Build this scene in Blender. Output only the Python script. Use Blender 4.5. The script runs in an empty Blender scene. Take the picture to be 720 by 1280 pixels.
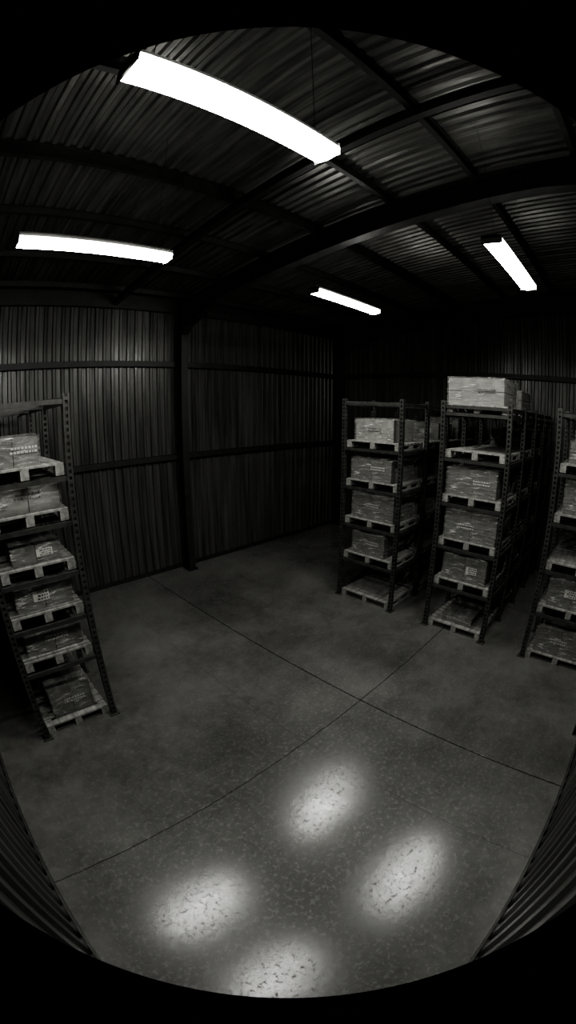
import bpy, math, random
from mathutils import Vector, noise
random.seed(7)
H = 3.8
SC = bpy.context.scene

# ------------------------------------------------------------------ mesh helper
class MB:
    def __init__(s): s.v=[]; s.f=[]; s.m=[]
    def hexa(s, pts, mat=0):
        b=len(s.v); s.v += [tuple(p) for p in pts]
        for q in ((0,3,2,1),(4,5,6,7),(0,1,5,4),(1,2,6,5),(2,3,7,6),(3,0,4,7)):
            s.f.append(tuple(b+i for i in q)); s.m.append(mat)
    def box(s,x0,x1,y0,y1,z0,z1,mat=0):
        s.hexa([(x0,y0,z0),(x1,y0,z0),(x1,y1,z0),(x0,y1,z0),(x0,y0,z1),(x1,y0,z1),(x1,y1,z1),(x0,y1,z1)],mat)
    def prism(s,p0,p1,side,up,r0,r1=None,mat=0):
        r1=r1 or r0; p0=Vector(p0);p1=Vector(p1);side=Vector(side).normalized();up=Vector(up).normalized()
        def ring(p,r): return [p+side*r[0]+up*r[2],p+side*r[1]+up*r[2],p+side*r[1]+up*r[3],p+side*r[0]+up*r[3]]
        s.hexa(ring(p0,r0)+ring(p1,r1),mat)
    def beam(s,p0,p1,w,h,mat=0,up=(0,0,1)):
        d=(Vector(p1)-Vector(p0)).normalized(); u=Vector(up)
        if abs(d.dot(u))>.98: u=Vector((1,0,0))
        side=d.cross(u).normalized(); u=side.cross(d)
        s.prism(p0,p1,side,u,(-w/2,w/2,-h/2,h/2),None,mat)
    def ibeam(s,p0,p1,side,up,w,d0,d1=None,tf=.018,tw=.014,mat=0):
        d1=d1 or d0
        s.prism(p0,p1,side,up,(-tw/2,tw/2,-d0+tf,-tf),(-tw/2,tw/2,-d1+tf,-tf),mat)
        s.prism(p0,p1,side,up,(-w/2,w/2,-tf,0),None,mat)
        s.prism(p0,p1,side,up,(-w/2,w/2,-d0,-d0+tf),(-w/2,w/2,-d1,-d1+tf),mat)
    def quad(s,a,b,c,d,mat=0):
        n=len(s.v); s.v+=[tuple(a),tuple(b),tuple(c),tuple(d)]; s.f.append((n,n+1,n+2,n+3)); s.m.append(mat)
    def add(s,o,off=(0,0,0),rz=0):
        n=len(s.v); c,sn=math.cos(rz),math.sin(rz)
        for v in o.v: s.v.append((v[0]*c-v[1]*sn+off[0], v[0]*sn+v[1]*c+off[1], v[2]+off[2]))
        s.f += [tuple(i+n for i in f) for f in o.f]; s.m += o.m
    def build(s,name,mats,loc=(0,0,0),smooth=False):
        me=bpy.data.meshes.new(name); me.from_pydata(s.v,[],s.f); me.update()
        for m in mats: me.materials.append(m)
        me.polygons.foreach_set('material_index',s.m)
        if smooth: me.polygons.foreach_set('use_smooth',[True]*len(s.f))
        me.update()
        o=bpy.data.objects.new(name,me); o.location=loc; SC.collection.objects.link(o)
        return o

# ------------------------------------------------------------------ materials
def newmat(name):
    m=bpy.data.materials.new(name); m.use_nodes=True; nt=m.node_tree
    return m,nt,nt.nodes['Principled BSDF']
def N(nt,t,**k):
    n=nt.nodes.new(t)
    for a,b in k.items(): setattr(n,a,b)
    return n
def ramp(nt,src,stops):
    r=N(nt,'ShaderNodeValToRGB'); e=r.color_ramp.elements
    while len(e)<len(stops): e.new(.5)
    for i,(p,c) in enumerate(stops):
        e[i].position=p; e[i].color=(c,c,c*.94,1) if not isinstance(c,tuple) else c+(1,)
    nt.links.new(src,r.inputs[0]); return r.outputs[0]
def mapped_noise(nt,scale,mscale=(1,1,1),detail=6,rough=.6):
    tc=N(nt,'ShaderNodeTexCoord'); mp=N(nt,'ShaderNodeMapping'); mp.inputs['Scale'].default_value=mscale
    nt.links.new(tc.outputs['Object'],mp.inputs[0]); n=N(nt,'ShaderNodeTexNoise')
    n.inputs['Scale'].default_value=scale; n.inputs['Detail'].default_value=detail; n.inputs['Roughness'].default_value=rough
    nt.links.new(mp.outputs[0],n.inputs['Vector']); return n.outputs['Fac']
def math_(nt,op,a,b=None,clamp=False):
    n=N(nt,'ShaderNodeMath',operation=op,use_clamp=clamp)
    for i,x in enumerate((a,b)):
        if x is None: continue
        if isinstance(x,(int,float)): n.inputs[i].default_value=x
        else: nt.links.new(x,n.inputs[i])
    return n.outputs[0]
def bump(nt,p,h,dist=.01,st=.5):
    b=N(nt,'ShaderNodeBump'); b.inputs['Distance'].default_value=dist; b.inputs['Strength'].default_value=st
    nt.links.new(h,b.inputs['Height']); nt.links.new(b.outputs[0],p.inputs['Normal'])

def sheet(name,c0,c1,ms,rough,metal,b=.35,dr=.13):
    m,nt,p=newmat(name)
    f=mapped_noise(nt,1.6,ms,8,.65)
    nt.links.new(ramp(nt,f,[(.32,c0),(.68,c1)]),p.inputs['Base Color'])
    f2=mapped_noise(nt,3.0,ms,5)
    nt.links.new(ramp(nt,f2,[(.3,rough-dr),(.7,rough+dr)]),p.inputs['Roughness'])
    p.inputs['Metallic'].default_value=metal
    if b: bump(nt,p,mapped_noise(nt,4,(1,1,1),4),.01,b)
    return m
M_wall=sheet('painted_wall_sheet',.026,.11,(5,5,.25),.36,.4)
M_roof=sheet('galvanised_roof_sheet',.05,.19,(5,.4,1),.38,.65,.12,.12)
def simple(name,c0,c1,scale=6,rough=.5,metal=0,ms=(1,1,1),b=.2):
    m,nt,p=newmat(name)
    f=mapped_noise(nt,scale,ms,6)
    nt.links.new(ramp(nt,f,[(.3,c0),(.7,c1)]),p.inputs['Base Color'])
    p.inputs['Roughness'].default_value=rough; p.inputs['Metallic'].default_value=metal
    bump(nt,p,f,.004,b); return m
M_steel=simple('dark_painted_steel',.008,.022,5,.5,.2)
M_rack=simple('rack_steel',.03,.075,9,.42,.4)
M_wood=simple('pallet_wood',.11,.34,3,.75,0,(1,6,6),.4)
M_card=simple('cardboard',.05,.13,5,.8)
M_card2=simple('pale_cardboard',.12,.26,5,.8)
M_label=simple('paper_label',.5,.65,3,.6)
M_ink=simple('printed_ink',.015,.03,3,.7)
M_print=simple('white_print',.4,.5,3,.7)
M_house=simple('fixture_housing',.05,.08,5,.45,.3)
M_rod=simple('hanger_wire',.02,.03,5,.5,.5)

# stretch film
M_film,nt,p=newmat('stretch_film')
f=mapped_noise(nt,5,(1,1,6),6,.75)
p.inputs['Base Color'].default_value=(.55,.55,.52,1); p.inputs['Roughness'].default_value=.12
nt.links.new(ramp(nt,f,[(.42,.06),(.56,.22),(.66,.95)]),p.inputs['Alpha'])
bump(nt,p,mapped_noise(nt,10,(1,1,3),4,.7),.05,1.0)

# concrete floor
M_floor,nt,p=newmat('polished_concrete')
big=mapped_noise(nt,.55,(1,1,1),9,.66); fine=mapped_noise(nt,8,(1,1,1),7,.7)
mixv=math_(nt,'ADD',math_(nt,'MULTIPLY',big,.72),math_(nt,'MULTIPLY',fine,.28))
base=ramp(nt,mixv,[(.36,.042),(.46,.072),(.54,.102),(.66,.145)])
tc=N(nt,'ShaderNodeTexCoord'); sx=N(nt,'ShaderNodeSeparateXYZ'); nt.links.new(tc.outputs['Object'],sx.inputs[0])
wob=math_(nt,'MULTIPLY',math_(nt,'SUBTRACT',fine,.5),.04)
def line(ax,pos,w,st):
    return math_(nt,'MULTIPLY',math_(nt,'LESS_THAN',math_(nt,'ABSOLUTE',math_(nt,'ADD',math_(nt,'SUBTRACT',sx.outputs[ax],pos),wob)),w),st)
L=line('X',3.87,.010,.95)
for ax,pos,w,st in (('Y',2.45,.008,.8),('X',8.2,.008,.7),('X',2.75,.004,.5)):
    L=math_(nt,'MAXIMUM',L,line(ax,pos,w,st))
mx=N(nt,'ShaderNodeMix',data_type='RGBA'); nt.links.new(L,mx.inputs[0]); nt.links.new(base,mx.inputs[6]); mx.inputs[7].default_value=(.01,.01,.01,1)
nt.links.new(mx.outputs[2],p.inputs['Base Color'])
spk=mapped_noise(nt,20,(1,1,1),7,.8)
nt.links.new(math_(nt,'ADD',ramp(nt,mixv,[(.40,.25),(.60,.14)]),ramp(nt,spk,[(.54,0.0),(.61,.4)])),p.inputs['Roughness'])
p.inputs['Specular IOR Level'].default_value=.65
hh=math_(nt,'SUBTRACT',math_(nt,'ADD',fine,math_(nt,'MULTIPLY',spk,.5)),math_(nt,'MULTIPLY',L,2.0))
bump(nt,p,hh,.004,.25)

def emis(name,st):
    m=bpy.data.materials.new(name); m.use_nodes=True; nt=m.node_tree; nt.nodes.clear()
    e=N(nt,'ShaderNodeEmission'); o=N(nt,'ShaderNodeOutputMaterial')
    e.inputs[0].default_value=(1,1,.95,1); e.inputs[1].default_value=st
    nt.links.new(e.outputs[0],o.inputs[0]); return m
M_lamp=emis('lamp_diffuser',78)

# ------------------------------------------------------------------ room
XD,XB,YC,YA=-.57,10.94,-.53,8.63
def roofz(y): return H*(1.84-.09*y/H)+.35
ZT=roofz
f=MB(); f.box(XD-.1,XB+.1,YC-.1,YA+.1,-.2,0); f.build('floor',[M_floor])

def corr(L,pitch=.19,d=.032):
    pts=[];x=0
    while x<L:
        for dx,o in ((0,0),(.09,0),(.11,d),(.165,d)):
            if x+dx<L: pts.append((x+dx,o))
        x+=pitch
    pts.append((L,0)); return pts
def wall(name,axis,pos,a0,a1,sign):
    b=MB(); pr=corr(a1-a0); 
    for (x0,o0),(x1,o1) in zip(pr[:-1],pr[1:]):
        P=[]
        for t,o,top in ((x0,o0,0),(x1,o1,0),(x1,o1,1),(x0,o0,1)):
            c=a0+t
            if axis=='Y': y=pos+sign*(.04-o); x=c
            else: x=pos+sign*(.04-o); y=c
            P.append((x,y,ZT(y)+.02 if top else 0))
        b.quad(*P)
    e=sign*.07
    if axis=='Y': b.quad((a0,pos+e,0),(a1,pos+e,0),(a1,pos+e,ZT(pos)),(a0,pos+e,ZT(pos)))
    else: b.quad((pos+e,a0,0),(pos+e,a1,0),(pos+e,a1,ZT(a1)),(pos+e,a0,ZT(a0)))
    return b.build(name,[M_wall])
wall('wall_left','Y',YA,XD-.05,XB+.05,1)
wall('wall_back','X',XB,YC-.05,YA+.05,1)
wall('wall_right','Y',YC,XD-.05,XB+.05,-1)
wall('wall_front','X',XD,YC-.05,YA+.05,-1)
# ceiling sheets (ribs run along the slope)
b=MB(); x=0; pr=[]
while x<XB-XD+.2:
    pr += [(x,0),(x+.05,0),(x+.075,.035),(x+.125,.035)]; x+=.15
for (x0,o0),(x1,o1) in zip(pr[:-1],pr[1:]):
    y0,y1=YC-.1,YA+.1
    b.quad((XD-.1+x0,y0,roofz(y0)+o0),(XD-.1+x1,y0,roofz(y0)+o1),(XD-.1+x1,y1,roofz(y1)+o1),(XD-.1+x0,y1,roofz(y1)+o0))
b.quad((XD-.1,YC-.1,roofz(YC)+.1),(XB+.1,YC-.1,roofz(YC)+.1),(XB+.1,YA+.1,roofz(YA)+.1),(XD-.1,YA+.1,roofz(YA)+.1))
b.build('ceiling',[M_roof])

# base flashing
b=MB(); b.box(XD,XB,YA-.02,YA,0,.10); b.build('baseboard_left',[M_steel])
b=MB(); b.box(XB-.02,XB,YC,YA,0,.10); b.build('baseboard_back',[M_steel])
b=MB(); b.box(XD,XB,YC,YC+.02,0,.07); b.build('baseboard_right',[M_rack])
b=MB(); b.box(XD,XD+.02,YC,YA,0,.07); b.build('baseboard_front',[M_rack])

# girts (C rails) on every wall
def girt(b,p0,p1,inn):
    side=Vector((0,0,1)); 
    b.prism(p0,p1,inn,side,(0,.09,.06,.065)); b.prism(p0,p1,inn,side,(0,.09,-.065,-.06))
    b.prism(p0,p1,inn,side,(.08,.09,-.065,.065)); 
for a,c,inn in (((XD,YA),(XB,YA),(0,-1,0)),((XB,YC),(XB,YA),(-1,0,0)),
                   ((XD,YC),(XB,YC),(0,1,0)),((XD,YC),(XD,YA),(1,0,0))):
    b=MB()
    for z in (2.78,4.96):
        girt(b,(a[0],a[1],z),(c[0],c[1],z),inn)
    b.build('wall_girt_rails',[M_steel])

# portal frames
def portal(x):
    b=MB()
    for y,s,dp in ((YA-.1,-1,.26),(YC+.0,1,.11)):
        zt=roofz(y)-.16
        b.ibeam((x,y,0),(x,y,zt),(1,0,0),(0,-s,0),.17,dp)
        if s<0:
            b.box(x-.13,x+.13,y-dp-.06,y,0,.02)
            for dx in(-.1,.1):
                for k in (.04,dp+.03): b.box(x+dx-.015,x+dx+.015,y-k-.015,y-k+.015,.02,.05)
    up=Vector((0,0,1))
    y0,y1=YA-.1,YC+.02
    ys=[y0,y0-.45,y0-1.7,y1+1.2,y1]
    dd=[1.0,.66,.40,.40,.5]
    P=[(x,y,roofz(y)-.16) for y in ys]
    for i in range(4): b.ibeam(P[i],P[i+1],(1,0,0),up,.18,dd[i],dd[i+1])
    return b.build('portal_frame',[M_steel])
portal(1.30*H); portal(XB-.16)
# secondary rafter
b=MB(); x=.87*H
b.ibeam((x,YA-.13,roofz(YA)-.16),(x,YC+.13,roofz(YC)-.16),(1,0,0),(0,0,1),.09,.14); b.build('secondary_rafter',[M_steel])
# purlins
b=MB()
for v in (2.15,1.82,1.47,1.12,.76,.41,.05):
    y=v*H; z=roofz(y); big=v in(1.12,.41)
    d=.19 if big else .12
    b.prism((XD,y,z),(XB,y,z),(0,1,0),(0,0,1),(-.004,.004,-d,-.005))
    b.prism((XD,y,z),(XB,y,z),(0,1,0),(0,0,1),(-.035,.035,-d-.008,-d))
    b.prism((XD,y,z),(XB,y,z),(0,1,0),(0,0,1),(-.035,.035,-.012,-.004))
b.build('roof_purlins',[M_steel])
b=MB(); b.box(XD,XB,YA-.12,YA-.0,roofz(YA)-.36,roofz(YA)-.02); b.build('eaves_beam',[M_steel])
b=MB(); b.box(XD,XB,YC,YC+.12,roofz(YC)-.42,roofz(YC)-.06); b.build('eaves_beam',[M_steel])

# ------------------------------------------------------------------ lights
def lamp(u0,u1,v,zh):
    k=zh/.5; u0*=k; u1*=k; v*=k
    z=H*(1+zh); L=(u1-u0)*H; cx=(u0+u1)/2*H; cy=v*H
    e=bpy.data.objects.new('ceiling_strip_light',None); e.location=(cx,cy,z); SC.collection.objects.link(e)
    def par(o): o.parent=e
    b=MB(); n=14; w=.118*k; d=.05
    prof=[(w*math.cos(a),d*math.sin(a)) for a in [math.radians(-200+ i*(220/n)) for i in range(n+1)]]
    for i in range(n):
        (a0,c0),(a1,c1)=prof[i],prof[i+1]
        b.quad((-L/2,a0,c0),(L/2,a0,c0),(L/2,a1,c1),(-L/2,a1,c1))
    par(b.build('diffuser',[M_lamp],smooth=True))
    q=w-.014
    b=MB(); b.box(-L/2-.012,L/2+.012,-q,q,.018,.05); b.box(-L/2-.012,-L/2,-w,w,-.045,.05); b.box(L/2,L/2+.012,-w,w,-.045,.05)
    b.box(-L/2,L/2,-.05,.05,.05,.08)
    par(b.build('housing',[M_house]))
    b=MB(); zt=roofz(cy)-z
    for s in(-1,1):
        b.beam((s*L*.42,0,.08),(s*L*.42,0,zt),.004,.004); b.box(s*L*.42-.02,s*L*.42+.02,-.03,.03,.078,.088)
    par(b.build('hangers',[M_rod]))
lamp(.145,.54,.44,.43); lamp(.135,.602,1.125,.43); lamp(1.245,1.69,1.10,.485); lamp(1.08,1.52,.315,.49)

# ------------------------------------------------------------------ pallets & cartons
def pallet_mb(lx,wy):
    b=MB(); hb=.135
    for i in range(7):
        w=.105; x=-lx/2+i*(lx-w)/6
        b.box(x,x+w,-wy/2,wy/2,hb-.022,hb)
    for y in(-wy/2,-.05,wy/2-.1):
        b.box(-lx/2,lx/2,y,y+.1,hb-.044,hb-.023)
        b.box(-lx/2,lx/2,y,y+.1,0,.02)
        for x in(-lx/2,-.06,lx/2-.12): b.box(x,x+.12,y,y+.1,.021,hb-.045)
    return b
def carton_mb(lx,wy,h,stack=1,label=True,film=True):
    b=MB(); rnd=random.Random(random.random())
    ny=rnd.choice((1,2,2)); nz=stack
    g=.006
    for k in range(nz):
        for j in range(ny):
            y0=-wy/2+j*wy/ny; z0=k*h/nz
            b.box(-lx/2,lx/2,y0+g,y0+wy/ny-g,z0+(g if k else 0),z0+h/nz-g,0)
            b.box(-lx/2-.002,lx/2+.002,y0+wy/ny/2-.025,y0+wy/ny/2+.025,z0+h/nz-g-.05,z0+h/nz-g+.002,5)
    def text(yc,zc,w,hh,rows,mat,fx):
        for r in range(rows):
            yy=yc-w; z=zc+hh*(1-2*(r+.5)/rows)
            while yy<yc+w-.05:
                l=rnd.uniform(.012,.04); b.box(fx-.002,fx,yy,yy+l,z-hh*.55/rows,z+hh*.55/rows,mat); yy+=l+.012
    if label:
        fx=-lx/2-.005; yc=rnd.uniform(-.2,.2)*wy; zc=h*rnd.uniform(.5,.62); hh=min(.065,h*.22)
        if rnd.random()<.4:
            w=.10; b.box(fx-.002,fx,yc-w,yc+w,zc-hh,zc+hh,2); text(yc,zc,w-.015,hh*.9,3,3,fx-.002)
        else:
            text(yc,zc,.17,hh*.7,2,6,fx)
    if film:
        n=14; e=.012
        seed=rnd.uniform(0,50); X,Y=lx/2+e,wy/2+e; Z=h+e
        def disp(p):
            q=Vector(p)*6
            return .016*(noise.noise(q+Vector((seed,0,0)))+.7*noise.noise(q*2.7))
        def grid(fn,nrm,nu,nv):
            idx=len(b.v)
            for i in range(nu+1):
                for j in range(nv+1):
                    p=Vector(fn(i/nu,j/nv)); p+=Vector(nrm)*abs(disp(p)); b.v.append(tuple(p))
            for i in range(nu):
                for j in range(nv):
                    a=idx+i*(nv+1)+j; b.f.append((a,a+nv+1,a+nv+2,a+1)); b.m.append(1)
        grid(lambda s,t:(-X,-Y+2*Y*s,Z*t),(-1,0,0),n,8)
        grid(lambda s,t:(X,-Y+2*Y*s,Z*t),(1,0,0),n,8)
        grid(lambda s,t:(-X+2*X*s,-Y,Z*t),(0,-1,0),n,8)
        grid(lambda s,t:(-X+2*X*s,Y,Z*t),(0,1,0),n,8)
        grid(lambda s,t:(-X+2*X*s,-Y+2*Y*t,Z),(0,0,1),n,n)
    return b
M_tape=simple('packing_tape',.12,.2,6,.3)
CM=[M_card,M_film,M_label,M_ink,M_wood,M_tape,M_print]
CM2=[M_card2,M_film,M_label,M_ink,M_wood,M_tape,M_ink]

def post_mb(b,x,y,ht,w=.075):
    for sx_ in(-1,1):
        for sy in(-1,1):
            b.box(x+sx_*w/2-(.02 if sx_>0 else 0),x+sx_*w/2+(.02 if sx_<0 else 0),
                  y+sy*w/2-(.02 if sy>0 else 0),y+sy*w/2+(.02 if sy<0 else 0),0,ht)
    z=.05
    while z<ht:
        b.box(x-w/2+.002,x+w/2-.002,y-w/2+.002,y+w/2-.002,z,z+.035); z+=.075
    b.box(x-.07,x+.07,y-.07,y+.07,0,.012)

def rack(x0,x1,nb,y0,y1,levels,top):
    b=MB(); bay=(x1-x0)/nb
    for i in range(nb+1):
        x=x0+i*bay
        for y in(y0,y1): post_mb(b,x,y,top)
        for z in levels[1:]+[top-.05]:
            b.box(x-.018,x+.018,y0+.038,y1-.038,z-.062,z-.01)
        if i not in (0,):
            zz=[.15]+levels[1:]
            for k in range(len(zz)-1):
                a,c=(y0,y1) if k%2 else (y1,y0)
                b.beam((x,a,zz[k]),(x,c,zz[k+1]-.1),.03,.02)
    for z in levels[1:]+[top-.05]:
        for y in(y0,y1):
            b.box(x0,x1,y-.022,y+.022,z-.075,z-.005)
    for i in range(nb):
        xa,xb=x0+i*bay,x0+(i+1)*bay
        b.beam((xa,y0,top-.05),(xb,y1,top-.05),.02,.015); b.beam((xa,y1,top-.05),(xb,y0,top-.05),.02,.015)
        for z in levels[1:]:
            for k in(.3,.7): b.box(xa+bay*k-.03,xa+bay*k+.03,y0,y1,z-.05,z-.006)
    return b,bay

levR=[0.0,.86,1.60,2.36,3.12,3.88]
rows=[(3.62,4.90,0),(1.66,2.82,1),(-.36,.86,2)]
X0=6.46; X1=10.55
loads={0:[None,(.8,.75,.44,1),(.8,.95,.5,2),(.85,.9,.42,1),(.8,.85,.42,1),None],
       1:[(.7,.6,.16,1),(.8,.82,.44,1),(.85,.95,.5,2),(.85,.9,.45,1),None,(.85,.98,.44,2)],
       2:[(.8,.9,.45,1),(.8,.85,.46,1),None,(.8,.9,.5,1),(.8,.8,.34,2),None]}
for ya,yb,ri in rows:
    rb,bay=rack(X0,X1,4,ya,yb,levR[:5]+([levR[5]] if ri==1 else []),4.05)
    rb.build('pallet_rack',[M_rack])
    wy=yb-ya-.10; deep=MB(); P=pallet_mb(.94,wy)
    for li,z in enumerate(levR):
        for i in range(4):
            cx=X0+bay*(i+.5); cy=(ya+yb)/2; zz=z+.001
            if li==5 and (ri!=1 or i>1): continue
            if i==0 or li==5:
                P.build('wooden_pallet',[M_wood],(cx-.02,cy,zz))
                ld=loads[ri][li]
                if ld:
                    c=carton_mb(ld[0],min(ld[1],wy-.05),ld[2]-(.1 if li==5 and i else 0),ld[3])
                    c.build('shrink_wrapped_cartons',CM2 if (li==5 or (ri,li)==(0,4)) else CM,(cx-.03,cy+random.uniform(-.04,.04),zz+.136))
            else:
                q=MB(); q.v=P.v; q.f=P.f; q.m=[4]*len(P.f); deep.add(q,(cx,cy,zz))
                if random.random()<.75:
                    deep.add(carton_mb(.8,random.uniform(.75,1.0),random.uniform(.32,.5),random.choice((1,2))),(cx,cy,zz+.136))
    deep.build('stored_pallet_goods',CM)
# left rack
levL=[0.0,1.0,1.58,2.14,2.72,3.22]
xa,xb=.15,1.16; Y0=4.50
rb,bay=rack(0,3.6,3,0,xb-xa,levL,4.10)
rz=math.pi/2
r2=MB(); r2.add(rb,(xb,Y0,0),rz); r2.build('pallet_rack',[M_rack])
wy=xb-xa-.10; P=pallet_mb(1.08,wy)
ll=[(.8,.6,.42,1),(.8,.75,.30,1),(.85,.72,.34,1),(.8,.6,.2,1),(.85,.75,.32,1),(.85,.6,.32,1)]
deep=MB()
for li,z in enumerate(levL):
    for i in range(3):
        cy=Y0+bay*(i+.5); cx=(xa+xb)/2; zz=z+.001
        if i==0:
            o=P.build('wooden_pallet',[M_wood],(cx,cy-.02,zz)); o.rotation_euler[2]=rz
            ld=ll[li]
            c=carton_mb(*ld[:4]); o=c.build('shrink_wrapped_cartons',CM2 if li==4 else CM,(cx+(-.1 if li==5 else .02),cy-.04,zz+.136)); o.rotation_euler[2]=rz
        else:
            q=MB(); q.v=P.v; q.f=P.f; q.m=[4]*len(P.f); deep.add(q,(cx,cy,zz),rz)
            if li<5: deep.add(carton_mb(.85,.75,random.uniform(.26,.33),1),(cx,cy,zz+.136),rz)
deep.build('stored_pallet_goods',CM)

# ------------------------------------------------------------------ world + camera
w=bpy.data.worlds.new('night'); SC.world=w; w.use_nodes=True
w.node_tree.nodes['Background'].inputs[0].default_value=(.01,.01,.012,1)
cd=bpy.data.cameras.new('security_camera'); cam=bpy.data.objects.new('security_camera',cd); SC.collection.objects.link(cam)
cam.location=(0,0,H); pch=math.radians(14)
cam.rotation_euler=Vector((math.cos(pch)*.70711,math.cos(pch)*.70711,-math.sin(pch))).to_track_quat('-Z','Y').to_euler()
cd.type='PANO'; cd.sensor_fit='VERTICAL'; cd.sensor_width=20.25; cd.sensor_height=36; cd.clip_start=.01
cc=cd if hasattr(cd,'panorama_type') else cd.cycles
try:
    cc.panorama_type='FISHEYE_LENS_POLYNOMIAL'
    cc.fisheye_fov=math.radians(135)
    cc.fisheye_polynomial_k0=0; cc.fisheye_polynomial_k1=-math.radians(1/9)/(36/1280)
    cc.fisheye_polynomial_k2=0; cc.fisheye_polynomial_k3=0; cc.fisheye_polynomial_k4=0
except Exception as ex: print('PANO',ex)
SC.camera=cam
try: SC.view_settings.look='AgX - Medium High Contrast'
except Exception as ex: print(ex)
